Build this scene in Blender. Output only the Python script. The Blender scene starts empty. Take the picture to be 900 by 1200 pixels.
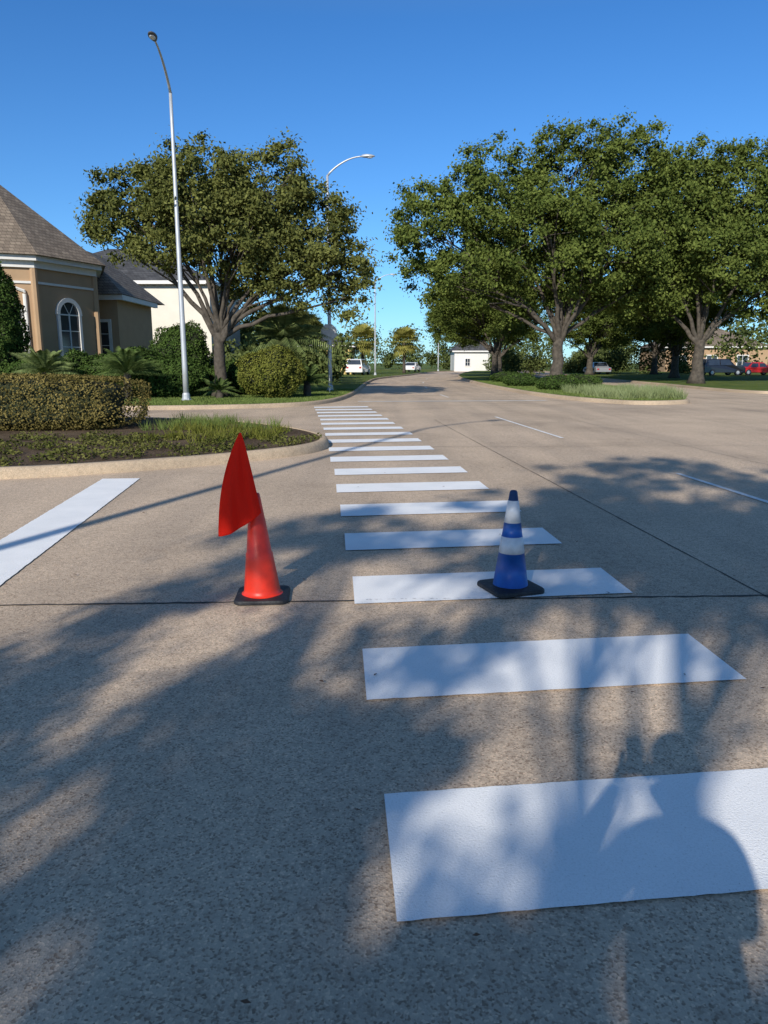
import bpy, bmesh, math, random
import numpy as np
from mathutils import Vector, Matrix, noise
from mathutils.geometry import tessellate_polygon

R = math.radians
scene = bpy.context.scene
scene.view_settings.view_transform = 'Standard'
scene.view_settings.look = 'None'
scene.view_settings.exposure = 0
COL = scene.collection

# ------------------------------------------------------------------ helpers
def link(ob, parent=None):
    COL.objects.link(ob)
    if parent: ob.parent = parent
    return ob

def empty(name, loc=(0, 0, 0)):
    e = bpy.data.objects.new(name, None)
    e.location = loc
    e.empty_display_size = 0.3
    return link(e)

class MB:
    """mesh accumulator"""
    def __init__(s): s.v = []; s.f = []; s.m = []
    def add(s, v, f, mi=0):
        o = len(s.v); s.v.extend([tuple(p) for p in v])
        s.f.extend([tuple(i + o for i in q) for q in f]); s.m.extend([mi] * len(f))
    def box(s, x0, x1, y0, y1, z0, z1, mi=0):
        v = [(x0,y0,z0),(x1,y0,z0),(x1,y1,z0),(x0,y1,z0),(x0,y0,z1),(x1,y0,z1),(x1,y1,z1),(x0,y1,z1)]
        s.add(v, [(3,2,1,0),(4,5,6,7),(0,1,5,4),(1,2,6,5),(2,3,7,6),(3,0,4,7)], mi)
    def tube(s, pts, rad, n=8, mi=0, cap=True):
        pts = [Vector(p) for p in pts]; k = len(pts); V = []; F = []
        ref = Vector((0, 0, 1))
        for i, p in enumerate(pts):
            t = (pts[min(i+1, k-1)] - pts[max(i-1, 0)])
            if t.length < 1e-6: t = Vector((0,0,1))
            t.normalize()
            a = t.cross(ref)
            if a.length < 0.15: a = t.cross(Vector((1, 0, 0)))
            a.normalize(); b = t.cross(a)
            if i and (a.dot(pa) < 0): a = -a; b = -b
            pa = a
            for j in range(n):
                th = 2*math.pi*j/n
                V.append(p + (a*math.cos(th) + b*math.sin(th))*rad[i])
        for i in range(k-1):
            for j in range(n):
                F.append((i*n+j, i*n+(j+1)%n, (i+1)*n+(j+1)%n, (i+1)*n+j))
        if cap:
            F.append(tuple(range(n))[::-1]); F.append(tuple((k-1)*n+j for j in range(n)))
        s.add(V, F, mi)
    def lathe(s, prof, n=24, mi=0, c=(0,0,0), mids=None):
        V = []
        for (r, z) in prof:
            for j in range(n):
                th = 2*math.pi*j/n
                V.append((c[0]+r*math.cos(th), c[1]+r*math.sin(th), c[2]+z))
        o = len(s.v); s.v.extend(V)
        for i in range(len(prof)-1):
            for j in range(n):
                s.f.append((o+i*n+j, o+i*n+(j+1)%n, o+(i+1)*n+(j+1)%n, o+(i+1)*n+j))
                s.m.append(mids[i] if mids else mi)
    def obj(s, name, mats, parent=None, smooth=False, loc=None, bevel=0):
        me = bpy.data.meshes.new(name)
        me.from_pydata(s.v, [], s.f)
        for m in mats: me.materials.append(m)
        me.polygons.foreach_set('material_index', s.m)
        if smooth: me.polygons.foreach_set('use_smooth', [True]*len(s.f))
        me.update()
        bm = bmesh.new(); bm.from_mesh(me); bmesh.ops.recalc_face_normals(bm, faces=bm.faces); bm.to_mesh(me); bm.free()
        ob = bpy.data.objects.new(name, me)
        if loc: ob.location = loc
        link(ob, parent)
        if bevel:
            b = ob.modifiers.new('b', 'BEVEL'); b.width = bevel; b.segments = 2; b.limit_method = 'ANGLE'
        return ob

def fast_mesh(name, V, nper, mats, midx=None):
    n = len(V)//nper
    me = bpy.data.meshes.new(name)
    me.vertices.add(len(V)); me.vertices.foreach_set('co', V.astype(np.float32).ravel())
    me.loops.add(len(V)); me.loops.foreach_set('vertex_index', np.arange(len(V), dtype=np.int32))
    me.polygons.add(n); me.polygons.foreach_set('loop_start', (np.arange(n)*nper).astype(np.int32))
    for m in mats: me.materials.append(m)
    if midx is not None: me.polygons.foreach_set('material_index', midx.astype(np.int32))
    me.update(calc_edges=True); me.validate()
    return me

def norm(a): return a/np.maximum(np.linalg.norm(a, axis=1, keepdims=True), 1e-9)

def leaves(P, out, L, W, rng, bias=0.6):
    n = len(P)
    nr = norm(out*bias + rng.normal(size=(n,3))*0.55)
    t = norm(np.cross(nr, rng.normal(size=(n,3))))
    b = np.cross(nr, t)
    s = rng.uniform(0.65, 1.3, (n,1))
    l = t*L*s*0.5; w = b*W*s*0.5
    V = np.empty((n,4,3)); V[:,0] = P-l; V[:,1] = P+w+nr*W*0.12; V[:,2] = P+l; V[:,3] = P-w+nr*W*0.12
    return V.reshape(-1,3)

# ------------------------------------------------------------------ materials
def new_mat(name):
    m = bpy.data.materials.new(name); m.use_nodes = True
    nt = m.node_tree; nt.nodes.clear()
    out = nt.nodes.new('ShaderNodeOutputMaterial')
    return m, nt, out
def nd(nt, t, **k):
    n = nt.nodes.new(t)
    for a, b in k.items(): setattr(n, a, b)
    return n
def ramp(nt, stops):
    r = nt.nodes.new('ShaderNodeValToRGB'); e = r.color_ramp.elements
    while len(e) < len(stops): e.new(0.5)
    for i, (p, c) in enumerate(stops):
        e[i].position = p; e[i].color = (*c, 1) if len(c) == 3 else c
    return r
def plain(name, c, rough=0.6, metal=0, var=0.12, scale=6, bump=0.0, bscale=60, spec=0.5, coat=0):
    m, nt, out = new_mat(name); L = nt.links.new
    p = nd(nt, 'ShaderNodeBsdfPrincipled'); p.inputs['Roughness'].default_value = rough
    p.inputs['Metallic'].default_value = metal
    p.inputs['Specular IOR Level'].default_value = spec
    p.inputs['Coat Weight'].default_value = coat
    tc = nd(nt, 'ShaderNodeTexCoord')
    n = nd(nt, 'ShaderNodeTexNoise'); n.inputs['Scale'].default_value = scale; n.inputs['Detail'].default_value = 4
    L(tc.outputs['Object'], n.inputs['Vector'])
    r = ramp(nt, [(0.3, tuple(x*(1-var) for x in c)), (0.7, tuple(min(1, x*(1+var)) for x in c))])
    L(n.outputs['Fac'], r.inputs['Fac']); L(r.outputs['Color'], p.inputs['Base Color'])
    if bump:
        n2 = nd(nt, 'ShaderNodeTexNoise'); n2.inputs['Scale'].default_value = bscale; n2.inputs['Detail'].default_value = 3
        L(tc.outputs['Object'], n2.inputs['Vector'])
        b = nd(nt, 'ShaderNodeBump'); b.inputs['Strength'].default_value = bump; b.inputs['Distance'].default_value = 0.02
        L(n2.outputs['Fac'], b.inputs['Height']); L(b.outputs['Normal'], p.inputs['Normal'])
    L(p.outputs['BSDF'], out.inputs['Surface'])
    return m
def leafmat(name, dark, light, trans=0.25, nscale=0.6):
    m, nt, out = new_mat(name); L = nt.links.new
    g = nd(nt, 'ShaderNodeNewGeometry'); tc = nd(nt, 'ShaderNodeTexCoord')
    n = nd(nt, 'ShaderNodeTexNoise'); n.inputs['Scale'].default_value = nscale; n.inputs['Detail'].default_value = 1
    L(tc.outputs['Object'], n.inputs['Vector'])
    a = nd(nt, 'ShaderNodeMath', operation='MULTIPLY_ADD'); a.inputs[1].default_value = 0.6
    mul = nd(nt, 'ShaderNodeMath', operation='MULTIPLY_ADD'); mul.inputs[1].default_value = 0.9; mul.inputs[2].default_value = -0.25
    L(n.outputs['Fac'], mul.inputs[0])
    L(g.outputs['Random Per Island'], a.inputs[0]); L(mul.outputs[0], a.inputs[2])
    r = ramp(nt, [(0.05, dark), (0.55, tuple((x+y)/2 for x, y in zip(dark, light))), (0.95, light)])
    L(a.outputs[0], r.inputs['Fac'])
    p = nd(nt, 'ShaderNodeBsdfDiffuse'); L(r.outputs['Color'], p.inputs['Color'])
    if trans <= 0:
        L(p.outputs['BSDF'], out.inputs['Surface']); return m
    t = nd(nt, 'ShaderNodeBsdfTranslucent')
    mx = nd(nt, 'ShaderNodeMixRGB', blend_type='MULTIPLY'); mx.inputs['Fac'].default_value = 1
    mx.inputs['Color2'].default_value = (1.3, 1.35, 0.6, 1)
    L(r.outputs['Color'], mx.inputs['Color1']); L(mx.outputs['Color'], t.inputs['Color'])
    ms = nd(nt, 'ShaderNodeMixShader'); ms.inputs['Fac'].default_value = trans
    L(p.outputs['BSDF'], ms.inputs[1]); L(t.outputs['BSDF'], ms.inputs[2])
    L(ms.outputs[0], out.inputs['Surface'])
    return m

def concrete(name, base, wear=1.0, speck=1.0):
    m, nt, out = new_mat(name); L = nt.links.new
    tc = nd(nt, 'ShaderNodeTexCoord')
    p = nd(nt, 'ShaderNodeBsdfPrincipled'); p.inputs['Roughness'].default_value = 0.85
    p.inputs['Specular IOR Level'].default_value = 0.2
    n1 = nd(nt, 'ShaderNodeTexNoise'); n1.inputs['Scale'].default_value = 0.35; n1.inputs['Detail'].default_value = 5; n1.inputs['Roughness'].default_value = 0.62
    n2 = nd(nt, 'ShaderNodeTexNoise'); n2.inputs['Scale'].default_value = 16; n2.inputs['Detail'].default_value = 4; n2.inputs['Roughness'].default_value = 0.75
    vo = nd(nt, 'ShaderNodeTexVoronoi'); vo.inputs['Scale'].default_value = 140
    mp = nd(nt, 'ShaderNodeMapping'); mp.inputs['Scale'].default_value = (1.0, 0.10, 1); mp.inputs['Rotation'].default_value = (0, 0, R(-4.5))
    n3 = nd(nt, 'ShaderNodeTexNoise'); n3.inputs['Scale'].default_value = 1.3; n3.inputs['Detail'].default_value = 3
    L(tc.outputs['Object'], mp.inputs['Vector']); L(mp.outputs[0], n3.inputs['Vector'])
    for n in (n1, n2, vo): L(tc.outputs['Object'], n.inputs['Vector'])
    b = base
    r1 = ramp(nt, [(0.3, tuple(x*0.78 for x in b)), (0.5, b), (0.72, tuple(x*1.12 for x in b))]); L(n1.outputs['Fac'], r1.inputs['Fac'])
    r3 = ramp(nt, [(0.35, (0.86, 0.86, 0.87)), (0.6, (1.04, 1.03, 1.02))]); L(n3.outputs['Fac'], r3.inputs['Fac'])
    r2 = ramp(nt, [(0.30, (0.76, 0.74, 0.72)), (0.5, (1, 1, 1)), (0.72, (1.14, 1.12, 1.08))]); L(n2.outputs['Fac'], r2.inputs['Fac'])
    sep = nd(nt, 'ShaderNodeSeparateColor'); L(vo.outputs['Color'], sep.inputs[0])
    rs = ramp(nt, [(0.0, (0.34, 0.29, 0.25)), (0.13, (0.62, 0.55, 0.50)), (0.32, (.97, .96, .95)), (0.8, (1.05, 1.03, 1.0)), (0.93, (1.36, 1.3, 1.22)), (1.0, (1.55, 1.47, 1.36))]); L(sep.outputs[0], rs.inputs['Fac'])
    cur = r1.outputs['Color']
    for o, f in ((r3.outputs['Color'], 1.0), (r2.outputs['Color'], 0.85*wear), (rs.outputs['Color'], 0.74*speck)):
        mx = nd(nt, 'ShaderNodeMixRGB', blend_type='MULTIPLY'); mx.inputs['Fac'].default_value = min(1, f)
        L(cur, mx.inputs['Color1']); L(o, mx.inputs['Color2']); cur = mx.outputs['Color']
    L(cur, p.inputs['Base Color'])
    bp = nd(nt, 'ShaderNodeBump'); bp.inputs['Strength'].default_value = 0.35; bp.inputs['Distance'].default_value = 0.004
    L(vo.outputs['Distance'], bp.inputs['Height']); L(bp.outputs['Normal'], p.inputs['Normal'])
    L(p.outputs['BSDF'], out.inputs['Surface'])
    return m

def paintmat():
    m, nt, out = new_mat('road_paint'); L = nt.links.new
    tc = nd(nt, 'ShaderNodeTexCoord')
    p = nd(nt, 'ShaderNodeBsdfPrincipled'); p.inputs['Roughness'].default_value = 0.7; p.inputs['Specular IOR Level'].default_value = 0.2
    n1 = nd(nt, 'ShaderNodeTexNoise'); n1.inputs['Scale'].default_value = 3; n1.inputs['Detail'].default_value = 5
    n2 = nd(nt, 'ShaderNodeTexNoise'); n2.inputs['Scale'].default_value = 120; n2.inputs['Detail'].default_value = 3; n2.inputs['Roughness'].default_value = 0.75
    for n in (n1, n2): L(tc.outputs['Object'], n.inputs['Vector'])
    r = ramp(nt, [(0.3, (0.86, 0.86, 0.85)), (0.7, (0.95, 0.94, 0.92))]); L(n1.outputs['Fac'], r.inputs['Fac'])
    sp = ramp(nt, [(0.26, (0.5, 0.46, 0.4)), (0.36, (.90, .90, .89)), (.55, (1, 1, 1))]); L(n2.outputs['Fac'], sp.inputs['Fac'])
    mx = nd(nt, 'ShaderNodeMixRGB', blend_type='MULTIPLY'); mx.inputs['Fac'].default_value = 0.9
    L(r.outputs['Color'], mx.inputs['Color1']); L(sp.outputs['Color'], mx.inputs['Color2'])
    L(mx.outputs['Color'], p.inputs['Base Color'])
    bp = nd(nt, 'ShaderNodeBump'); bp.inputs['Strength'].default_value = 0.8; bp.inputs['Distance'].default_value = 0.004
    L(n2.outputs['Fac'], bp.inputs['Height']); L(bp.outputs['Normal'], p.inputs['Normal'])
    L(p.outputs['BSDF'], out.inputs['Surface'])
    return m

def grassmat(name, a, b, c):
    m, nt, out = new_mat(name); L = nt.links.new
    tc = nd(nt, 'ShaderNodeTexCoord')
    p = nd(nt, 'ShaderNodeBsdfPrincipled'); p.inputs['Roughness'].default_value = 0.9; p.inputs['Specular IOR Level'].default_value = 0.1
    n1 = nd(nt, 'ShaderNodeTexNoise'); n1.inputs['Scale'].default_value = 0.5; n1.inputs['Detail'].default_value = 6; n1.inputs['Roughness'].default_value = 0.7
    n2 = nd(nt, 'ShaderNodeTexNoise'); n2.inputs['Scale'].default_value = 40; n2.inputs['Detail'].default_value = 2
    L(tc.outputs['Object'], n1.inputs['Vector']); L(tc.outputs['Object'], n2.inputs['Vector'])
    r = ramp(nt, [(0.3, a), (0.5, b), (0.72, c)]); L(n1.outputs['Fac'], r.inputs['Fac'])
    r2 = ramp(nt, [(0.3, (0.55, 0.55, 0.55)), (0.7, (1.3, 1.3, 1.3))]); L(n2.outputs['Fac'], r2.inputs['Fac'])
    mx = nd(nt, 'ShaderNodeMixRGB', blend_type='MULTIPLY'); mx.inputs['Fac'].default_value = 1
    L(r.outputs['Color'], mx.inputs['Color1']); L(r2.outputs['Color'], mx.inputs['Color2']); L(mx.outputs['Color'], p.inputs['Base Color'])
    bp = nd(nt, 'ShaderNodeBump'); bp.inputs['Strength'].default_value = 0.8; bp.inputs['Distance'].default_value = 0.04
    L(n2.outputs['Fac'], bp.inputs['Height']); L(bp.outputs['Normal'], p.inputs['Normal'])
    L(p.outputs['BSDF'], out.inputs['Surface'])
    return m

def shinglemat(name, c1, c2, bw=0.28, bh=0.16):
    m, nt, out = new_mat(name); L = nt.links.new
    tc = nd(nt, 'ShaderNodeTexCoord')
    p = nd(nt, 'ShaderNodeBsdfPrincipled'); p.inputs['Roughness'].default_value = 0.9
    sx = nd(nt, 'ShaderNodeSeparateXYZ'); L(tc.outputs['Object'], sx.inputs[0])
    cx = nd(nt, 'ShaderNodeCombineXYZ')
    ad = nd(nt, 'ShaderNodeMath', operation='ADD'); L(sx.outputs[0], ad.inputs[0]); L(sx.outputs[1], ad.inputs[1])
    L(ad.outputs[0], cx.inputs[0]); L(sx.outputs[2], cx.inputs[1])
    br = nd(nt, 'ShaderNodeTexBrick'); br.inputs['Scale'].default_value = 1
    br.inputs['Brick Width'].default_value = bw; br.inputs['Row Height'].default_value = bh; br.inputs['Mortar Size'].default_value = 0.012
    br.inputs['Color1'].default_value = (*c1, 1); br.inputs['Color2'].default_value = (*c2, 1); br.inputs['Mortar'].default_value = tuple(x*0.45 for x in c1)+(1,)
    L(cx.outputs[0], br.inputs['Vector'])
    n = nd(nt, 'ShaderNodeTexNoise'); n.inputs['Scale'].default_value = 1.5; n.inputs['Detail'].default_value = 6; L(tc.outputs['Object'], n.inputs['Vector'])
    r = ramp(nt, [(0.3, (0.75, 0.75, 0.75)), (0.7, (1.2, 1.2, 1.2))]); L(n.outputs['Fac'], r.inputs['Fac'])
    mx = nd(nt, 'ShaderNodeMixRGB', blend_type='MULTIPLY'); mx.inputs['Fac'].default_value = 1
    L(br.outputs['Color'], mx.inputs['Color1']); L(r.outputs['Color'], mx.inputs['Color2']); L(mx.outputs['Color'], p.inputs['Base Color'])
    L(p.outputs['BSDF'], out.inputs['Surface'])
    return m

M_ROAD = concrete('road_concrete', (0.56, 0.447, 0.335))
M_KERB = concrete('kerb_concrete', (0.48, 0.38, 0.27), speck=0.6)
M_PAINT = paintmat()
M_JOINT = plain('joint_tar', (0.05, 0.045, 0.04), 0.9, var=0.4, scale=30)
M_SEAM = plain('joint_faint', (0.36, 0.29, 0.22), 0.9, var=0.25, scale=20)
M_CRACK = plain('hairline', (0.16, 0.125, 0.09), 0.9, var=0.25, scale=20)
M_GRASS = grassmat('lawn', (0.06, 0.095, 0.02), (0.12, 0.165, 0.035), (0.21, 0.21, 0.06))
M_SOIL = grassmat('bed_soil', (0.06, 0.04, 0.025), (0.12, 0.085, 0.055), (0.2, 0.145, 0.095))
M_BARK = plain('oak_bark', (0.075, 0.062, 0.048), 0.9, var=0.45, scale=5, bump=0.9, bscale=14)
M_OAK = leafmat('oak_leaf', (0.05, 0.062, 0.018), (0.22, 0.23, 0.07), trans=.2)
M_OAK2 = leafmat('oak_leaf_green', (0.042, 0.065, 0.015), (0.185, 0.225, 0.055), trans=.2)
M_FAR = leafmat('distant_leaf', (0.03, 0.045, 0.014), (0.15, 0.18, 0.06), trans=0, nscale=.25)
M_BLADE = leafmat('grass_blade', (0.08, 0.12, 0.03), (0.19, 0.24, 0.07), trans=0)
M_BLADEP = leafmat('liriope_blade', (0.12, 0.16, 0.06), (0.32, 0.36, 0.18), trans=0)
M_HEDGE = leafmat('boxwood_leaf', (0.06, 0.055, 0.016), (0.26, 0.205, 0.07), trans=0, nscale=3)
M_BUSH = leafmat('bush_leaf', (0.025, 0.05, 0.012), (0.09, 0.14, 0.035), trans=0, nscale=2)
M_BUSHY = leafmat('bush_leaf_yellow', (0.07, 0.085, 0.015), (0.2, 0.2, 0.045), trans=0, nscale=2)
M_COVER = leafmat('groundcover_leaf', (0.04, 0.055, 0.012), (0.17, 0.165, 0.05), trans=0, nscale=2)
M_FROND = leafmat('palm_frond', (0.04, 0.07, 0.02), (0.15, 0.20, 0.065), trans=0, nscale=2)
M_FRONDL = leafmat('palm_frond_light', (0.06, 0.09, 0.03), (0.24, 0.29, 0.11), trans=0, nscale=2)
M_FRONDY = leafmat('palm_frond_dry', (0.14, 0.15, 0.03), (0.36, 0.32, 0.09), trans=0, nscale=2)
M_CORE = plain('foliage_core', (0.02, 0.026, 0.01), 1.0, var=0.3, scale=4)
M_STUCCO = plain('stucco_tan', (0.42, 0.28, 0.165), 0.9, var=0.06, scale=1.5, bump=0.2, bscale=50)
M_STUCCO2 = plain('stucco_cream', (0.74, 0.69, 0.59), 0.9, var=0.05, scale=1)
M_TRIM = plain('white_trim', (0.72, 0.70, 0.66), 0.6, var=0.04)
M_GLASS = plain('window_glass', (0.03, 0.04, 0.055), 0.08, var=0.3, scale=1, spec=0.9)
M_ROOF = shinglemat('shingle_brown', (0.17, 0.13, 0.095), (0.26, 0.205, 0.15))
M_ROOFG = shinglemat('shingle_grey', (0.05, 0.05, 0.053), (0.09, 0.09, 0.093))
M_METAL = plain('galvanised_steel', (0.50, 0.52, 0.54), 0.45, metal=0.35, var=0.08, scale=3)
M_DARKM = plain('dark_metal', (0.08, 0.08, 0.085), 0.5, var=0.1)
M_ORANGE = plain('orange_pvc', (0.80, 0.036, 0.012), 0.42, var=0.14, scale=14, bump=0.08, bscale=25)
M_FLAG = leafmat('flag_fabric', (0.88, 0.032, 0.016), (0.94, 0.042, 0.022), trans=0.35)
M_BLUE = plain('blue_pvc', (0.012, 0.085, 0.34), 0.4, var=0.16, scale=14, bump=0.08, bscale=25)
M_BLUED = plain('blue_pvc_top', (0.012, 0.04, 0.12), 0.5, var=0.10, scale=14)
M_BAND = plain('reflective_band', (0.58, 0.60, 0.62), 0.35, var=0.12, scale=20)
M_RUBBER = plain('black_rubber', (0.018, 0.018, 0.02), 0.6, var=0.4, scale=18, bump=0.25, bscale=40)

# ------------------------------------------------------------------ world, sun, camera
SUN_EL, SUN_AZ = 27.2, 199.9      # azimuth clockwise from +Y
w = bpy.data.worlds.new('World'); scene.world = w; w.use_nodes = True
nt = w.node_tree
bg = nt.nodes['Background']
sky = nt.nodes.new('ShaderNodeTexSky'); sky.sky_type = 'NISHITA'; sky.sun_disc = False
sky.sun_elevation = R(SUN_EL); sky.sun_rotation = R(SUN_AZ)
sky.air_density = 1.0; sky.dust_density = 0.1; sky.ozone_density = 2.5; sky.altitude = 50
# clear dry air: bluer towards the horizon
tcw = nt.nodes.new('ShaderNodeTexCoord'); sx = nt.nodes.new('ShaderNodeSeparateXYZ')
nt.links.new(tcw.outputs['Generated'], sx.inputs[0])
rw = ramp(nt, [(0.0, (.36,.62,.96)), (.14, (.36,.65,.96)), (.38, (.26,.59,.94)), (.58, (.70,.77,.82))])
nt.links.new(sx.outputs[2], rw.inputs['Fac'])
mw = nt.nodes.new('ShaderNodeMixRGB'); mw.blend_type = 'MULTIPLY'; mw.inputs['Fac'].default_value = 1
nt.links.new(sky.outputs[0], mw.inputs['Color1']); nt.links.new(rw.outputs['Color'], mw.inputs['Color2'])
nt.links.new(mw.outputs['Color'], bg.inputs['Color']); bg.inputs['Strength'].default_value = 0.15

sd = bpy.data.lights.new('sun', 'SUN'); sd.energy = 5.0; sd.angle = R(0.53); sd.color = (1.0, 0.94, 0.84)
so = bpy.data.objects.new('sun', sd); link(so); so.location = (-10, -28, 16)
d = Vector((-math.sin(R(SUN_AZ))*math.cos(R(SUN_EL)), -math.cos(R(SUN_AZ))*math.cos(R(SUN_EL)), -math.sin(R(SUN_EL))))
so.rotation_euler = d.to_track_quat('-Z', 'Y').to_euler()

cd = bpy.data.cameras.new('camera'); cam = bpy.data.objects.new('camera', cd); link(cam)
cd.sensor_fit = 'VERTICAL'; cd.sensor_height = 36; cd.sensor_width = 27; cd.lens = 26
cd.clip_start = 0.02; cd.clip_end = 4000
cam.location = (0, 0, 1.5); cam.rotation_euler = (R(90-11.4), 0, 0)
scene.camera = cam

# ------------------------------------------------------------------ ground & road
def sheet(name, poly, z, mat, parent=None):
    me = bpy.data.meshes.new(name)
    vs = [Vector((x, y, 0)) for x, y in poly]
    tr = tessellate_polygon([vs])
    me.from_pydata([(x, y, z) for x, y in poly], [], [tuple(t) for t in tr])
    me.materials.append(mat); me.update()
    bm = bmesh.new(); bm.from_mesh(me)
    for f in bm.faces:
        if f.normal.z < 0: f.normal_flip()
    bm.to_mesh(me); bm.free()
    return link(bpy.data.objects.new(name, me), parent)

sheet('ground', [(-2500,-2500),(2500,-2500),(2500,2500),(-2500,2500)], -0.04, M_GRASS)
sheet('road', [(-70,-45),(80,-45),(80,160),(-70,160)], 0.0, M_ROAD)

def smooth_poly(pts, closed=True, k=6):
    n = len(pts); o = []
    P = [Vector((p[0], p[1], 0)) for p in pts]
    for i in range(n):
        p0 = P[(i-1) % n]; p1 = P[i]; p2 = P[(i+1) % n]; p3 = P[(i+2) % n]
        L = (p2-p1).length
        t1 = (p2-p0); t2 = (p3-p1)
        t1 = t1.normalized()*min(L, t1.length*0.5); t2 = t2.normalized()*min(L, t2.length*0.5)
        for j in range(k):
            t = j/k
            h00 = 2*t**3-3*t**2+1; h10 = t**3-2*t**2+t; h01 = -2*t**3+3*t**2; h11 = t**3-t**2
            q = p1*h00 + t1*h10 + p2*h01 + t2*h11
            o.append((q.x, q.y))
    return o
def area(p): return 0.5*sum(p[i][0]*p[(i+1)%len(p)][1]-p[(i+1)%len(p)][0]*p[i][1] for i in range(len(p)))
def offset(p, d):
    n = len(p); o = []
    for i in range(n):
        a = Vector(p[i-1]); b = Vector(p[i]); c = Vector(p[(i+1) % n])
        e1 = (b-a).normalized() if (b-a).length > 1e-6 else Vector((1,0)); e2 = (c-b).normalized() if (c-b).length > 1e-6 else e1
        nrm = Vector((-(e1.y+e2.y), e1.x+e2.x))
        if nrm.length < 1e-6: nrm = Vector((-e1.y, e1.x))
        nrm.normalize(); o.append((b.x+nrm.x*d, b.y+nrm.y*d))
    return o
def island(name, pts, top, h=0.14, kw=0.17, smooth=6):
    p = smooth_poly(pts, True, smooth)
    if area(p) < 0: p = p[::-1]
    e = empty(name)
    prof = [(0, 0.0), (0.02, h*0.62), (0.045, h*0.9), (0.085, h), (kw, h), (kw+0.01, h-0.05)]
    mb = MB(); V = []; n = len(p)
    for (dd, z) in prof: V += [(x, y, z) for x, y in offset(p, dd)]
    F = [(i*n+j, i*n+(j+1)%n, (i+1)*n+(j+1)%n, (i+1)*n+j) for i in range(len(prof)-1) for j in range(n)]
    mb.add(V, F); mb.obj('kerb', [M_KERB], e, smooth=True)
    inner = offset(p, kw-0.02)
    sheet('surface', inner, h-0.012, top, e)
    return e, inner

ISL = [(-14, 8.3), (-5.03, 9.6), (-3.09, 10.6), (-2.0, 11.5), (-1.28, 12.35), (-1.0, 13.3), (-1.2, 14.6), (-2.04, 16.2), (-3.45, 17.7), (-6.1, 19.0), (-14, 20.6)]
isl, isl_in = island('planting_island', ISL, M_SOIL, 0.15)
LAWN = [(-40, 23.2), (-14, 23.4), (-7.2, 24.2), (-4.2, 25.2), (-2.6, 26.8), (-1.8, 29.9), (-1.4, 36), (-1.28, 45), (-1.15, 56), (-0.4, 71), (3.1, 91), (8.4, 124), (14, 150), (-40, 159)]
lawn, lawn_in = island('front_lawn', LAWN, M_GRASS, 0.14)
MED = [(9.1, 27.3), (7.6, 31), (6.9, 38), (6.7, 50), (7.2, 70), (9, 91), (14, 124), (20, 150), (27, 150), (21, 124), (16.5, 91), (15, 70), (14.4, 50), (13.3, 36), (12.0, 29.6), (11.2, 27.8)]
med, med_in = island('median', MED, M_GRASS, 0.15)
RL = [(19.5, 36.6), (18.2, 40), (18.8, 50), (20, 70), (22, 91), (27, 124), (33, 150), (79, 159), (79, 37), (40, 36)]
rl, rl_in = island('side_lawn', RL, M_GRASS, 0.14)

def strip(mb, a, b, wdt, z, seg=40, jit=0.0, rng=random.Random(1)):
    a = Vector((*a, 0)); b = Vector((*b, 0)); t = (b-a).normalized(); n = Vector((-t.y, t.x, 0))
    V = []
    for i in range(seg+1):
        c = a.lerp(b, i/seg) + n*rng.uniform(-jit, jit); ww = wdt*(1+rng.uniform(-.4, .4))/2
        V += [c+n*ww+Vector((0,0,z)), c-n*ww+Vector((0,0,z))]
    mb.add(V, [(2*i, 2*i+1, 2*i+3, 2*i+2) for i in range(seg)])
mb = MB()
strip(mb, (-7.5, 4.25), (8.5, 4.90), 0.020, 0.004, 220, 0.006)
strip(mb, (2.85, 0.0), (1.35, 20.0), 0.011, 0.004, 160, 0.003)
mb.obj('expansion_joint', [M_JOINT])
mb = MB()
for y0 in (-4.5, 13.7, 22.8, 32, 41, 50):
    strip(mb, (-12 if y0 < 10 else -.6, y0-.3), (19, y0+.35), 0.018, 0.004, 120, 0.004)
for x0 in (6.6,):
    strip(mb, (x0+.3, -4), (x0-1.6, 21), 0.010, 0.0044, 100, 0.003)
mb.obj('contraction_joint', [M_SEAM])
# a wandering hairline crack near the foreground
mb = MB(); rc = random.Random(12); V = []; x, y = -.64, 1.52; dy = 0
for i in range(110):
    ww = .0006*rc.uniform(.4, 1.8)
    V += [(x, y-ww, .004), (x, y+ww, .004)]
    x += .0075; dy = dy*.8+rc.uniform(-.0022, .0016); y += dy-.0008
mb.add(V, [(2*i, 2*i+2, 2*i+3, 2*i+1) for i in range(109)]); mb.obj('pavement_crack', [M_CRACK])

# painted markings
def bar(mb, c, z, rng, step=0.04, jit=0.004):
    c = [Vector((x, y, 0)) for x, y in c]
    n = max(2, int((c[1]-c[0]).length/step)); V = []
    for i in range(n+1):
        t = i/n
        a = c[0].lerp(c[1], t); b = c[3].lerp(c[2], t)
        d1 = (b-a).normalized()
        V += [a + d1*rng.uniform(-jit, jit)+Vector((0,0,z)), b + d1*rng.uniform(-jit, jit)+Vector((0,0,z))]
    mb.add(V, [(2*i, 2*i+2, 2*i+3, 2*i+1) for i in range(n)])
rg = random.Random(4)
mb = MB()
for k in range(18):
    y = 1.755+1.352*k+0.0018*k*k
    x = 0.045-0.081*(y-1.75)-0.0009*(y-1.75)**2
    ln = 1.83+rg.uniform(-.015, .015); sl = 0.118+0.004*k
    dv = (ln, ln*sl); wv = (-0.035-0.002*k, 0.61)
    jx = rg.uniform(-.012, .012)
    c = [(x+jx, y), (x+jx+dv[0], y+dv[1]), (x+jx+dv[0]+wv[0], y+dv[1]+wv[1]), (x+jx+wv[0], y+wv[1])]
    bar(mb, c, 0.008, rg, jit=0.002)
mb.obj('crosswalk_marking', [M_PAINT])
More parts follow.
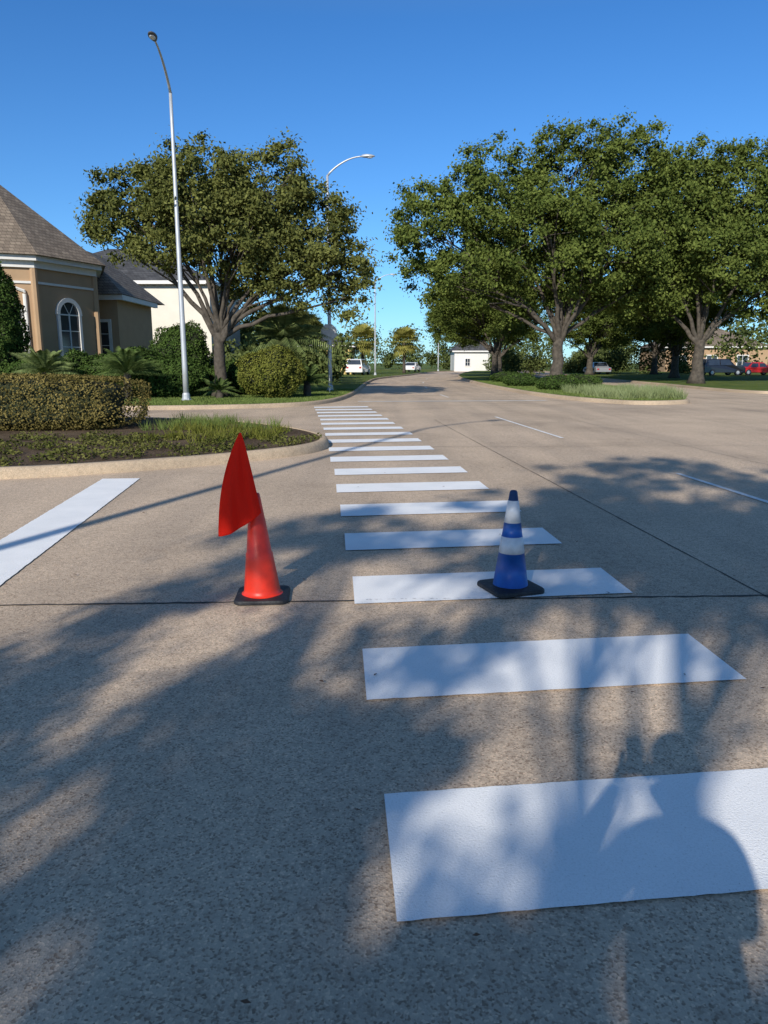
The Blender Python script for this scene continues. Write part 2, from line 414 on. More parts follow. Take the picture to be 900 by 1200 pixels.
mb = MB(); bar(mb, [(-2.40, 3.0), (-3.22, 9.66), (-3.70, 9.62), (-2.93, 3.0)], 0.008, rg); mb.obj('stop_line', [M_PAINT])
mb = MB(); bar(mb, [(-1.0, 29.2), (6.6, 30.0), (6.55, 30.5), (-1.05, 29.7)], 0.008, rg)
mb.obj('stop_line', [plain('worn_paint', (.62,.58,.52), .8, var=.2, scale=2)])
mb = MB()
for (x0, y0, x1, y1) in [(4.28, 6.9, 4.05, 10.1), (3.62, 15.0, 3.15, 21.0), (2.85, 33, 2.7, 36), (2.6, 45, 2.6, 48), (3.0, 57, 3.1, 60), (3.9, 70, 4.2, 73)]:
    bar(mb, [(x0-.04, y0), (x1-.04, y1), (x1+.04, y1), (x0+.04, y0)], 0.008, rg)
mb.obj('lane_marking', [plain('worn_lane_paint', (.78,.76,.72), .8, var=.15, scale=5)])
mb = MB(); r2 = random.Random(8)
x = -.12; y = 4.555
for i in range(46):
    l = r2.uniform(.015, .05); ww = r2.uniform(.0012, .003)
    y = 4.55+x*.041+r2.uniform(-.004, .004)
    mb.add([(x, y, .0125), (x+l*.5, y-ww, .0125), (x+l, y+r2.uniform(-.003,.003), .0125), (x+l*.5, y+ww, .0125)], [(0,1,2,3)])
    x += l+r2.uniform(-.004, .03)
    if x > 1.62: break
mb.obj('paint_crack', [M_CRACK])

# ------------------------------------------------------------------ vegetation builders
def oak(name, loc, trunk_r, fork_h, lobes, clumps, per, leafL, leafW, seed, mat, gap=-0.12, cr=(0.45, 0.85), lean=(0, 0), inner=0.5, sunlit_spots=()):
    rng = np.random.default_rng(seed); rd = random.Random(seed)
    e = empty(name, loc)
    lobes = [(np.array(l[:3], float), np.array(l[3:6] if len(l) >= 6 else (l[3],)*3, float)) for l in lobes]
    wts = np.array([(l[1][0]*l[1][1]*l[1][2])**(0.72) for l in lobes]); wts /= wts.sum()
    def shades_spot(q, k=1.0):
        q = np.asarray(q)+np.array(loc); gx = q[0]+.661*q[2]; gy = q[1]+1.828*q[2]
        return any(((gx-a)/(c_*k))**2+((gy-b)/(d_*k))**2 < 1 for a, b, c_, d_ in sunlit_spots)
    C = []; O = []; LI = []
    tries = 0
    while len(C) < clumps and tries < clumps*12:
        tries += 1
        li = rng.choice(len(lobes), p=wts); c, r = lobes[li]
        dv = rng.normal(size=3); dv /= np.linalg.norm(dv)
        if dv[2] < -0.45 and rng.random() < 0.5: continue
        p = c + dv*r*rng.uniform(inner, 1.0)**0.6*rng.uniform(0.85, 1.14)
        if noise.noise(Vector(p*0.55)+Vector((seed*3.1, 0, 0))) < -0.32+gap: continue
        if shades_spot(p): continue          # crown holes shaped so chosen ground spots stay sunlit
        C.append(p); O.append(dv); LI.append(li)
    C = np.array(C); O = np.array(O)
    rad = rng.uniform(cr[0], cr[1], len(C))
    n = len(C)*per
    idx = np.repeat(np.arange(len(C)), per)
    g = rng.normal(size=(n,3)); g = norm(g)*np.abs(rng.normal(size=(n,1))*.42+.35)
    P = C[idx] + g*rad[idx,None]*np.array([1.0, 1.0, 0.7])
    out = norm(g*0.5 + O[idx]*0.5 + np.array([-.15, -.35, 0.45]))
    V = leaves(P, out, leafL, leafW, rng, .7)
    me = fast_mesh(name+'_foliage', V, 4, [mat]); ob = bpy.data.objects.new('foliage', me); link(ob, e)
    mb = MB()
    fork = Vector((lean[0], lean[1], fork_h))
    pts = []; rr = []
    for i in range(7):
        t = i/6
        pts.append(Vector((lean[0]*t+rd.uniform(-.05,.05)*trunk_r*3*(t>0), lean[1]*t, fork_h*t))); rr.append(trunk_r*(1.0-.22*t))
    rr[0] = trunk_r*1.6; rr[1] = trunk_r*1.15
    mb.tube(pts, rr, 12)
    limbs = []
    for (c, r) in lobes:
        tgt = Vector(c); k = 9; P1 = fork + Vector((tgt.x-fork.x, tgt.y-fork.y, 0))*0.28 + Vector((0,0,(tgt.z-fork.z)*0.45))
        lp = []; lr = []
        r0 = trunk_r*rd.uniform(.34, .5)
        start = fork - Vector((0,0,rd.uniform(0.02,.22)*fork_h))
        for i in range(k):
            t = i/(k-1)
            q = start.lerp(P1, t).lerp(P1.lerp(tgt, t), t) + Vector((rd.uniform(-1,1), rd.uniform(-1,1), rd.uniform(-1,1)))*0.3*trunk_r*(0<i<k-1)
            lp.append(q); lr.append(max(.03, r0*(1-.78*t)))
        mb.tube(lp, lr, 8); limbs.append((lp, lr))
    sel = rng.choice(len(C), size=min(len(C), int(len(lobes)*14)), replace=False)
    for i in sel:
        lp, lr = limbs[LI[i]]; c = Vector(C[i])
        s = rd.randint(4, len(lp)-1); a = lp[s]
        mid = a.lerp(c, .5)+Vector((rd.uniform(-.2,.2), rd.uniform(-.2,.2), rd.uniform(-.1,.25)))
        if sunlit_spots and shades_spot(mid, .8): continue
        r0 = lr[s]*.55
        mb.tube([a, a.lerp(mid,.6), mid, mid.lerp(c,.5), c], [r0, r0*.85, r0*.65, r0*.45, .012], 5)
    mb.obj('trunk_and_limbs', [M_BARK], e, smooth=True)
    return e

def instance_tree(src, loc, rot, sc):
    e = empty(src.name.split('.')[0], loc); e.rotation_euler = (0, 0, rot); e.scale = sc
    for ch in src.children:
        o = bpy.data.objects.new(ch.name.split('.')[0], ch.data); link(o, e)
    return e

def bush(name, loc, rad, n, L, W, mat, seed, power=2.0, core=0.86, lump=0.12, parent=None):
    rng = np.random.default_rng(seed)
    d = rng.normal(size=(n,3)); d = norm(d)
    if power > 2:
        d = rng.uniform(-1, 1, (n,3)); wa = np.array([rad[1]*rad[2], rad[0]*rad[2], rad[0]*rad[1]]); wa = wa/wa.sum()
        ax = rng.choice(3, n, p=wa); d[np.arange(n), ax] = rng.choice([-1, 1], n)
        s = (np.abs(d)**power).sum(1, keepdims=True)**(-1/power); d = d*s
    rr = np.array(rad)
    q = d*rr
    nz = np.array([noise.noise(Vector(p*1.4)+Vector((seed, 0, 0)))+.5*noise.noise(Vector(p*3.3)+Vector((seed, 5, 0))) for p in q])
    q = q*(1+lump*nz[:,None])*(1-rng.random((n,1))**2*0.16*min(1, 1/max(rad)))
    q += rng.normal(size=(n,3))*L*.35
    out = norm((np.abs(d)**(power-1))*np.sign(d)/rr)
    keep = q[:,2] > -rad[2]*0.98
    q = q[keep]; out = out[keep]
    V = leaves(q, out+np.array([0,0,.25]), L, W, rng, 0.75)
    e = parent or empty(name, (loc[0], loc[1], loc[2]+rad[2]))
    me = fast_mesh('foliage', V, 4, [mat]); link(bpy.data.objects.new('foliage', me), e)
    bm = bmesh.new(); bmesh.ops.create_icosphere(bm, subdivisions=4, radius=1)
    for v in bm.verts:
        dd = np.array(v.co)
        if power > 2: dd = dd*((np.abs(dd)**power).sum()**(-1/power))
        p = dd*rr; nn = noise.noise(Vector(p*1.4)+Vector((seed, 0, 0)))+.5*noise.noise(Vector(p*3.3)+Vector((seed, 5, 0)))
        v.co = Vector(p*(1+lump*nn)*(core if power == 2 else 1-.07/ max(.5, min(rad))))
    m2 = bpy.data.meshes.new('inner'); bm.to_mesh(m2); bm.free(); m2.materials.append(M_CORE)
    link(bpy.data.objects.new('dark_core', m2), e)  # solid near-black core stands in for the bush's dark inside
    return e

def frond_tris(base, direc, length, droop, nl, leaflet, rng, vee=0.5):
    d = Vector(direc).normalized(); h = Vector((d.x, d.y, 0))
    if h.length < 1e-3: h = Vector((1,0,0))
    h.normalize(); side = Vector((-h.y, h.x, 0))
    T = []; prev = None
    for i in range(nl+1):
        t = i/nl
        p = Vector(base)+d*length*t + Vector((0,0,-droop*length*t*t))
        if prev is not None:
            tan = (p-prev).normalized(); upv = side.cross(tan)
            wv = side*0.012
            T += [prev-wv, prev+wv, p]
            ll = leaflet*math.sin(math.pi*min(1, .12+t*.88))**.6*rng.uniform(.85, 1.1) if t < 1 else leaflet*.3
            for s in (-1, 1):
                tip = p + (side*s*1.0 + tan*0.65 + upv*vee)*ll*0.8 + Vector((0,0,-.18*ll))
                a = p - tan*ll*.08; b = p+tan*ll*.08
                T += [a, b, tip]
        prev = p
    return T
def sago(name, loc, n, length, leaflet, mat, seed, trunk=0.3, tr=0.16, elev=(10, 80), droop=0.45, nl=26):
    rd = random.Random(seed); T = []
    for i in range(n):
        az = 2*math.pi*i*0.618+rd.uniform(-.2,.2); el = R(elev[0]+(elev[1]-elev[0])*((i+.5)/n)**.8 + rd.uniform(-6, 6))
        dv = (math.cos(az)*math.cos(el), math.sin(az)*math.cos(el), math.sin(el))
        T += frond_tris((0,0,trunk), dv, length*rd.uniform(.8, 1.1), droop*rd.uniform(.7,1.2), nl, leaflet, rd)
    V = np.array([tuple(v) for v in T])
    e = empty(name, loc)
    link(bpy.data.objects.new('fronds', fast_mesh('fronds', V, 3, [mat])), e)
    mb = MB(); mb.tube([(0,0,-.05), (0,0,trunk*.5), (0,0,trunk+.05)], [tr*1.15, tr, tr*.8], 10)
    mb.obj('trunk', [M_BARK], e, smooth=True)
    return e
def fan_palm(name, loc, h, r, mat, seed, n=34, tr=.2):
    rd = random.Random(seed); T = []
    for i in range(n):
        az = 2*math.pi*i*.618; el = R(-55+135*((i+.5)/n)+rd.uniform(-8,8))
        d = Vector((math.cos(az)*math.cos(el), math.sin(az)*math.cos(el), math.sin(el)))
        side = Vector((-math.sin(az), math.cos(az), 0))
        b = Vector((0,0,h)); st = r*rd.uniform(.4,.55); c = b+d*st
        T += [b-side*.015, b+side*.015, c]
        fr = r*rd.uniform(.5,.62); ns = 16
        for j in range(ns):
            a = R(-105+210*j/(ns-1))
            tip = c+(d*math.cos(a)+side*math.sin(a))*fr+Vector((0,0,-.22*fr))
            m1 = c+(d*math.cos(a-R(6))+side*math.sin(a-R(6)))*fr*.6; m2 = c+(d*math.cos(a+R(6))+side*math.sin(a+R(6)))*fr*.6
            T += [c, m1, m2, m1, tip, m2]
    V = np.array([tuple(v) for v in T]); e = empty(name, loc)
    link(bpy.data.objects.new('fronds', fast_mesh('fronds', V, 3, [mat])), e)
    mb = MB(); k = 10
    mb.tube([(0,0,h*i/k) for i in range(k+1)], [tr*(1.2 if i < 2 else 1+.12*(i%2)) for i in range(k+1)], 10)
    mb.obj('trunk', [M_BARK], e, smooth=True)
    return e

def in_poly(P, poly):
    x, y = P[:,0], P[:,1]; ins = np.zeros(len(P), bool); n = len(poly)
    for i in range(n):
        x1, y1 = poly[i-1]; x2, y2 = poly[i]
        c = ((y1 > y) != (y2 > y)) & (x < (x2-x1)*(y-y1)/((y2-y1)+1e-12)+x1); ins ^= c
    return ins
def blades(name, poly, bbox, n, h, wd, mat, seed, z=0.13, parent=None, clump=False, lean=.5):
    rng = np.random.default_rng(seed)
    P = np.c_[rng.uniform(bbox[0], bbox[1], n), rng.uniform(bbox[2], bbox[3], n)]
    if clump:
        k = max(1, n//45); c = np.c_[rng.uniform(bbox[0], bbox[1], k), rng.uniform(bbox[2], bbox[3], k)]
        P = c[rng.integers(0, k, n)] + rng.normal(size=(n,2))*0.07
    P = P[in_poly(P, poly)]
    n = len(P); a = rng.uniform(0, 2*np.pi, n); s = rng.uniform(.5, 1.2, n)*h
    B = np.c_[P, np.full(n, z)]; sd_ = np.c_[np.cos(a), np.sin(a), np.zeros(n)]*wd/2
    la = rng.uniform(0, 2*np.pi, n); tip = B+np.c_[np.cos(la)*s*lean*rng.random(n), np.sin(la)*s*lean*rng.random(n), s]
    V = np.empty((n,3,3)); V[:,0] = B-sd_; V[:,1] = B+sd_; V[:,2] = tip
    ob = bpy.data.objects.new(name, fast_mesh(name, V.reshape(-1,3), 3, [mat])); link(ob, parent); return ob
def ground_leaves(name, poly, bbox, n, L, W, mat, seed, z, hgt, parent=None, dens=-0.1):
    rng = np.random.default_rng(seed)
    P = np.c_[rng.uniform(bbox[0], bbox[1], n), rng.uniform(bbox[2], bbox[3], n)]
    P = P[in_poly(P, poly)]
    nz = np.array([noise.noise(Vector((x*1.6, y*1.6, seed)))+.4*noise.noise(Vector((x*5, y*5, seed))) for x, y in P])
    k = nz > dens; P = P[k]; nz = nz[k]
    Z = z + rng.random(len(P))*hgt*(0.6+nz)
    Q = np.c_[P, Z]
    V = leaves(Q, np.tile([0,0,1.0], (len(Q),1)), L, W, rng, .9)
    ob = bpy.data.objects.new(name, fast_mesh(name, V, 4, [mat])); link(ob, parent); return ob

# ---- trees
oak_l = oak('live_oak_tree', (-6.75, 31, 0.1), 0.27, 2.6,
    [(-3.0,0,7.5,1.8),(-.5,.3,8.35,1.95),(2.0,0,8.0,1.9),(3.7,.3,6.8,1.75),(4.9,0,5.0,1.3),(-1.8,-.6,6.4,1.6),(1.0,-.8,6.2,1.9),(-3.9,.3,6.6,1.2),(2.9,-.3,5.0,1.4),(0,2,7,2.2),(-.6,-1.4,7.2,1.8),(4.3,-.3,5.8,1.3),(5.2,.2,4.0,.9),(1.0,1.5,4.9,1.4)],
    790, 150, 0.15, 0.085, 11, M_OAK, cr=(.4,.75))
oak_r = oak('live_oak_tree', (11.5, 50, 0.12), 0.42, 3.0,
    [(-8.4,0,9.8,3.0,3,3.0),(-4.3,1,11.6,3.6),(.4,0,13.0,3.2),(3.9,0,12.6,3.3),(6.6,.5,10.2,3.6),(-1.4,-2.6,9.0,3.4,3,2.8),(-6,-1,6.9,2.8,2.6,2.1),(2.6,-2.2,8.2,3,3,2.5),(-2,3,9,4),(3,3,9,4),(-3.5,1.5,5.6,2.4,2.4,1.6),(5.4,1.5,6.0,2.8,2.4,1.8),(-8.8,1,6.6,1.8,2,1.6),(1,1,6.0,2.6,2.4,1.5)],
    1280, 135, 0.21, 0.125, 22, M_OAK2, cr=(.6,1.1))
oak_r2 = oak('live_oak_tree', (21.2, 51, 0.12), 0.40, 2.9,
    [(-1.6,0,11.6,3.4),(2.1,0,12.1,3.4),(5.0,-.5,9.8,3.5),(.3,-1.8,8.0,3.2,3,2.6),(-2.8,-.5,7.5,2.8,2.5,2.3),(6.8,.5,7.8,3.0),(1,3,9,3.6),(-3,1,5.4,2.2,2.2,1.5),(4,1,5.6,2.6,2.4,1.6)],
    980, 135, 0.21, 0.125, 33, M_OAK2, cr=(.6,1.05))
instance_tree(oak_r2, (10.6, 72, .12), 2.1, (.9,.9,.76))
instance_tree(oak_r, (27, 70, .12), 1.4, (.9,.9,.74))
instance_tree(oak_r2, (33.5, 57, .12), 4.0, (1.1,1.1,1.0))
instance_tree(oak_r2, (14.5, 95, .12), 3.0, (.95,.95,.8))
instance_tree(oak_r2, (24, 88, .12), .6, (1,1,.72))
instance_tree(oak_l, (33, 92, .12), 5.0, (1.3,1.3,.95))
instance_tree(oak_l, (-8, 64, .1), 2.0, (.9,.9,.62))
oak('live_oak_tree', (-2.6, -7.4, 0), 0.22, 2.7,
    [(-1.8,.5,4.6,2.1,2.0,1.2),(-3.0,1.0,4.9,1.5,1.5,1.0),(-.8,-.3,5.4,1.5,1.4,.9),(.2,-.2,6.6,2.6,2.5,1.4),(2.6,.2,7.2,2.4,2.4,1.5),(-.5,0,7.7,1.8,1.8,1.2),(.6,.4,8.5,2.3,2.2,1.3),(3.6,1.4,5.8,1.6,1.8,1.2),(-2.6,.2,5.6,1.2,1.3,.9),(-3.2,-.9,8.0,.9,1.0,.7),(.9,-2.4,5.6,2.0,1.6,1.1)],
    780, 150, 0.10, 0.055, 44, M_OAK, gap=0.17, cr=(.2,.46), inner=.15, sunlit_spots=[(1.45,2.75,1.15,1.35),(-2.3,7.8,1.3,2.0),(.05,2.1,.2,.4),(-1.2,3.2,.25,.4),(-1.5,2.0,.22,.4)])  # last list: ground ellipses kept clear of this crown's shadow

def treeline(name, spots, seed, mat, leaf=.5, m=42):
    rng = np.random.default_rng(seed); Vs = []
    for (x, y, h, r) in spots:
        for _ in range(24):
            dv = rng.normal(size=3); dv /= np.linalg.norm(dv)
            c = np.array([x, y, h*.48])+dv*np.array([r, r, h*.46])*rng.uniform(.55,1)
            g = norm(rng.normal(size=(m,3)))*rng.random((m,1))**.4*r*.45
            q = c+g; q[:,2] = np.abs(q[:,2])
            Vs.append(leaves(q, norm(g+dv), leaf, leaf*.62, rng))
    V = np.concatenate(Vs); ob = bpy.data.objects.new(name, fast_mesh(name, V, 4, [mat])); link(ob); return ob
rd = random.Random(5); sp = []
for i in range(72):
    x = -110+i*3.7+rd.uniform(-1.8,1.8); y = rd.uniform(150, 195)
    h = rd.choice([4.5, 6, 8, 10, 11.5])*rd.uniform(.85, 1.1); sp.append((x, y, h, h*.42))
for i in range(16):
    h = rd.uniform(4, 9); sp.append((rd.uniform(34, 95), rd.uniform(100, 145), h, h*.45))
for i in range(18):
    sp.append((rd.uniform(-34, -7), rd.uniform(104, 135), rd.uniform(6, 9), rd.uniform(2.5, 4)))
for i in range(11):
    sp.append((rd.uniform(-32, -15), rd.uniform(70, 85), rd.uniform(5, 8), rd.uniform(2.5, 3.5)))
treeline('distant_trees', sp, 6, M_FAR, .58)
sp = []
for i in range(12): sp.append((rd.uniform(17.5, 48), rd.uniform(96, 118), rd.uniform(2, 4.8), rd.uniform(1.5, 2.6)))
for i in range(4): sp.append((18.5+i*1.6, rd.uniform(126, 130), rd.uniform(2.5, 4), rd.uniform(1.4, 2)))
for i in range(7): sp.append((-11+i*1.2, rd.uniform(50, 62), rd.uniform(2.5, 4.2), rd.uniform(1.3, 2)))
treeline('background_shrubs', sp, 9, M_FAR, .32, 55)

# ---- planting island
bush('boxwood_hedge', (-9.65, 16.1, .12), (4.5, 1.15, .56), 60000, .05, .032, M_HEDGE, 3, power=5, lump=.035)
ground_leaves('groundcover', isl_in, (-11, -1, 8.5, 14.0), 34000, .05, .032, M_COVER, 5, .15, .09, dens=-.10)
blades('liriope_border', isl_in, (-5.2, -1.9, 15.2, 18.0), 1900, .24, .014, M_BLADE, 7, z=.13, clump=True, lean=.9)
blades('agapanthus', isl_in, (-4.4, -2.0, 12.8, 15.5), 1500, .20, .02, M_BUSHY, 17, z=.13, clump=True, lean=1.2)
# ---- front yard planting
bush('columnar_evergreen', (-15.6, 30, .1), (1.35, 1.2, 2.7), 26000, .10, .06, M_BUSH, 9, lump=.2)
for i, (x, y, a, b, c) in enumerate([(-14.2,29.9,1.6,1,.8),(-12.2,30.6,1.5,1,.9),(-10.2,30.6,1.4,1,.95),(-8.6,30.6,1.3,1,.8),(-6.2,32.6,1.6,.9,.7)]):
    bush('dense_shrub', (x, y, .1), (a, b, c), 14000, .10, .06, M_BUSH, 20+i, lump=.25)
bush('tall_shrub', (-8.9, 33.6, .1), (1.2, 1.1, 1.6), 14000, .10, .055, M_BUSH, 31, lump=.3)
bush('viburnum_bush', (-4.45, 29.8, .1), (1.15, 1.0, .98), 16000, .085, .05, M_BUSHY, 33, lump=.28)
sago('sago_palm', (-12.6, 28, .1), 38, 1.7, .32, M_FRONDL, 1, trunk=1.0)
sago('sago_palm', (-9.7, 28.4, .1), 38, 1.8, .32, M_FROND, 2, trunk=1.0)
sago('sago_palm', (-3.2, 31.2, .1), 30, 1.35, .25, M_FROND, 3, trunk=.6)
sago('sago_palm', (-6.5, 29.6, .1), 26, 1.0, .2, M_FROND, 4, trunk=.3)
sago('date_palm', (-4.4, 33.2, .1), 46, 2.7, .5, M_FRONDL, 5, trunk=2.4, tr=.2, elev=(-5, 80), droop=.5, nl=30)
blades('lawn_grass', lawn_in, (-11, -1.2, 23.8, 40), 50000, .06, .018, M_BLADE, 41)
blades('median_grass', med_in, (6.5, 14, 27, 60), 30000, .07, .022, M_BLADE, 42)
blades('ornamental_grass', med_in, (8.6, 13.5, 28.6, 37), 12000, .40, .02, M_BLADEP, 43, clump=True, lean=.9)
for i, (x, y, a) in enumerate([(9.0, 39, .9),(10.6, 41, 1.1),(8.2, 45, .8),(9.2, 55, 1.2)]):
    bush('low_shrub', (x, y, .1), (a*1.2, a, .38), 5000, .09, .05, M_BUSH, 50+i, lump=.25)
fan_palm('fan_palm', (-2.7, 96, .1), 4.2, 2.3, M_FRONDY, 1)
fan_palm('fan_palm', (2.7, 101, .1), 4.2, 2.3, M_FRONDY, 2)

# ------------------------------------------------------------------ houses
def hip_roof(mb, x0, x1, y0, y1, z, h, mi, oh=.45):
    x0-=oh; x1+=oh; y0-=oh; y1+=oh
    dx, dy = x1-x0, y1-y0; r = min(dx, dy)/2
    if dx >= dy: A = (x0+r, (y0+y1)/2, z+h); B = (x1-r, (y0+y1)/2, z+h)
    else: A = ((x0+x1)/2, y0+r, z+h); B = ((x0+x1)/2, y1-r, z+h)
    v = [(x0,y0,z),(x1,y0,z),(x1,y1,z),(x0,y1,z),A,B]
    if dx >= dy: f = [(0,1,5,4),(1,2,5),(2,3,4,5),(3,0,4)]
    else: f = [(0,1,4),(1,2,5,4),(2,3,5),(3,0,4,5)]
    mb.add(v, f, mi)
def window_on(e, a, b, t0, t1, z0, z1, arch=False, mull=2, out=None):
    a = Vector((*a, 0)); b = Vector((*b, 0)); d = (b-a); u = d.normalized(); n = Vector((*out, 0)).normalized()
    p0 = a+d*t0; p1 = a+d*t1; wd = (p1-p0).length
    def P(s, z, o): q = p0+u*s+n*o; return (q.x, q.y, z)
    g = MB(); f = MB()
    K = 12; r = wd/2
    if arch: prof = [(0, z0), (wd, z0)] + [(r+r*math.cos(math.pi*i/K), z1+r*math.sin(math.pi*i/K)) for i in range(K+1)]
    else: prof = [(0, z0), (wd, z0), (wd, z1), (0, z1)]
    g.add([P(s, z, .03) for s, z in prof], [tuple(range(len(prof)))])
    def bx(s0, s1, za, zb, o0, o1):
        v = [P(s0,za,o0),P(s1,za,o0),P(s1,za,o1),P(s0,za,o1),P(s0,zb,o0),P(s1,zb,o0),P(s1,zb,o1),P(s0,zb,o1)]
        f.add(v, [(3,2,1,0),(4,5,6,7),(0,1,5,4),(1,2,6,5),(2,3,7,6),(3,0,4,7)])
    tw = .15
    bx(-tw, 0, z0-tw, z1, .0, .10); bx(wd, wd+tw, z0-tw, z1, 0, .10); bx(0, wd, z0-tw, z0, 0, .12)
    if arch:
        for i in range(K):
            a0, a1 = math.pi*i/K, math.pi*(i+1)/K
            V = []
            for an in (a0, a1):
                for rr in (r, r+tw*1.3):
                    for o in (0, .11): V.append(P(r+rr*math.cos(an), z1+rr*math.sin(an), o))
            f.add(V, [(0,2,6,4),(1,5,7,3),(0,4,5,1),(2,3,7,6)])
        bx(0, wd, z1-.03, z1+.03, .035, .07)
        for an in (60, 120):
            q = (r+r*math.cos(R(an)), z1+r*math.sin(R(an)))
            v = [P(r-.02, z1, .06), P(r+.02, z1, .06), P(q[0]+.02, q[1], .06), P(q[0]-.02, q[1], .06)]
            f.add(v, [(0,1,2,3)])
    else: bx(-tw, wd+tw, z1, z1+tw, 0, .12)
    for i in range(1, mull+1): s = wd*i/(mull+1); bx(s-.03, s+.03, z0, z1-.03, .035, .065)
    k = max(2, int((z1-z0)/.6))
    for i in range(1, k): z = z0+(z1-z0)*i/k; bx(0, wd, z-.02, z+.02, .034, .060)
    g.obj('window_glass', [M_GLASS], e); f.obj('window_frame', [M_TRIM], e)

h1 = empty('stucco_house')
cx, cy, RO = -18.9, 37.6, 4.75
vs = [(cx+RO*math.cos(R(45*i)), cy+RO*math.sin(R(45*i))) for i in range(8)]
mb = MB(); mb.add([(x,y,-.1) for x,y in vs]+[(x,y,6.1) for x,y in vs], [(i,(i+1)%8,8+(i+1)%8,8+i) for i in range(8)])
mb.box(-40, -20, 39, 52, -.1, 6.1); mb.obj('walls', [M_STUCCO], h1)
mb = MB()
def ring(mb, r0, r1, z0, z1, mi=0):
    V = [(cx+r*math.cos(R(45*i)), cy+r*math.sin(R(45*i)), z) for r in (r0, r1) for z in (z0, z1) for i in range(8)]
    F = []
    for i in range(8):
        j = (i+1)%8
        F += [(i,j,8+j,8+i),(16+i,24+i,24+j,16+j),(i,16+i,16+j,j),(8+i,8+j,24+j,24+i)]
    mb.add(V, F, mi)
ring(mb, RO+.01, RO+.14, 5.62, 5.9); ring(mb, RO+.01, RO+.42, 5.9, 6.12); ring(mb, RO+.01, RO+.07, 4.95, 5.05); ring(mb, RO+.01, RO+.09, .9, 1.05)
mb.obj('cornice', [M_TRIM], h1)
mb = MB(); ro = RO+.62
V = [(cx+ro*math.cos(R(45*i)), cy+ro*math.sin(R(45*i)), 6.13) for i in range(8)]+[(cx, cy, 10.3)]
mb.add(V, [(i,(i+1)%8,8) for i in range(8)])
V = [(cx+ro*math.cos(R(45*i)), cy+ro*math.sin(R(45*i)), 6.127) for i in range(8)]; mb.add(V, [tuple(range(8))])
hip_roof(mb, -40, -20.5, 39, 52, 6.13, 4.6, 0); mb.obj('roof', [M_ROOF], h1)
mb = MB(); mb.box(-17.5, -14.0, 40.2, 46, -.1, 5.0); mb.obj('side_wing', [M_STUCCO], h1)
mb = MB(); hip_roof(mb, -18.5, -14.0, 40.2, 47, 5.0, 2.5, 0); mb.obj('wing_roof', [M_ROOF], h1)
mb = MB(); mb.box(-18.6, -13.6, 39.9, 40.02, 4.72, 4.98); mb.box(-13.8, -13.6, 40.03, 46, 4.72, 4.98); mb.obj('wing_fascia', [M_TRIM], h1)
nA = (math.cos(R(-67.5)), math.sin(R(-67.5))); nB = (math.cos(R(-22.5)), math.sin(R(-22.5)))
window_on(h1, vs[6], vs[7], .36, .80, 1.5, 3.6, True, 3, nA)
window_on(h1, vs[7], vs[0], .34, .66, 1.5, 3.7, True, 1, nB)
window_on(h1, (-17.5, 40.2), (-14.0, 40.2), .55, .85, 1.2, 3.6, False, 1, (0,-1))
# pediment moulding over the arched window
mb = MB()
a = Vector((*vs[6], 0)); b = Vector((*vs[7], 0)); n3 = Vector((*nA, 0)); p0 = a.lerp(b, .28)+n3*.06; p1 = a.lerp(b, .88)+n3*.06; pm = p0.lerp(p1, .5)
mb.tube([p0+Vector((0,0,4.55)), p0+Vector((0,0,4.62)), pm+Vector((0,0,5.02)), p1+Vector((0,0,4.62)), p1+Vector((0,0,4.55))], [.07]*5, 6)
mb.tube([p0+Vector((0,0,1.0)), p0+Vector((0,0,4.5))], [.09,.09], 8); mb.tube([p1+Vector((0,0,1.0)), p1+Vector((0,0,4.5))], [.09,.09], 8)
mb.obj('window_pediment', [M_TRIM], h1)
mb = MB()
for i in (6, 7, 0):
    x, y = vs[i]; mb.tube([(x,y,-.1),(x,y,5.6)], [.16,.16], 8)
mb.obj('pilasters', [M_STUCCO], h1)

def simple_house(name, x0, x1, y0, y1, hw, hr, wall, roof, wins):
    e = empty(name); mb = MB(); mb.box(x0,x1,y0,y1,-.1,hw); mb.obj('walls', [wall], e)
    mb = MB(); hip_roof(mb, x0,x1,y0,y1,hw,hr,0)
    mb.add([(x0-.45,y0-.45,hw-.003),(x1+.45,y0-.45,hw-.003),(x1+.45,y1+.45,hw-.003),(x0-.45,y1+.45,hw-.003)], [(0,1,2,3)])
    mb.obj('roof', [roof], e)
    mb = MB(); mb.box(x0-.45,x1+.45,y0-.5,y0-.46,hw-.22,hw+.02); mb.box(x1+.46,x1+.5,y0-.45,y1+.45,hw-.22,hw+.02); mb.obj('fascia', [M_TRIM], e)
    for (t0,t1,z0,z1) in wins: window_on(e, (x0,y0), (x1,y0), t0, t1, z0, z1, False, 1, (0,-1))
    return e
simple_house('cream_house', -27, -12.5, 55, 66, 7.2, 3.0, M_STUCCO2, M_ROOFG, [(.2,.3,4.4,6),(.45,.55,4.4,6),(.2,.3,1,2.8),(.45,.55,1,2.8),(.7,.8,1,2.8)])
M_YEL = plain('stucco_yellow', (0.6,0.44,0.17), .9, var=.05); M_WHT = plain('stucco_white', (0.7,0.68,0.64), .9, var=.05)
simple_house('yellow_house', -14, -4.0, 92, 102, 3.6, 1.7, M_YEL, M_ROOFG, [(.3,.36,1,2.4),(.6,.66,1,2.4)])
simple_house('white_house', 12.5, 19, 134, 142, 3.6, 3.2, M_WHT, M_ROOFG, [(.3,.42,1,2.2)])
simple_house('brick_house', 44, 60, 118, 130, 4.0, 3.2, M_STUCCO, M_ROOF, [(.1,.2,1,2.6),(.4,.5,1,2.6),(.7,.8,1,2.6)])

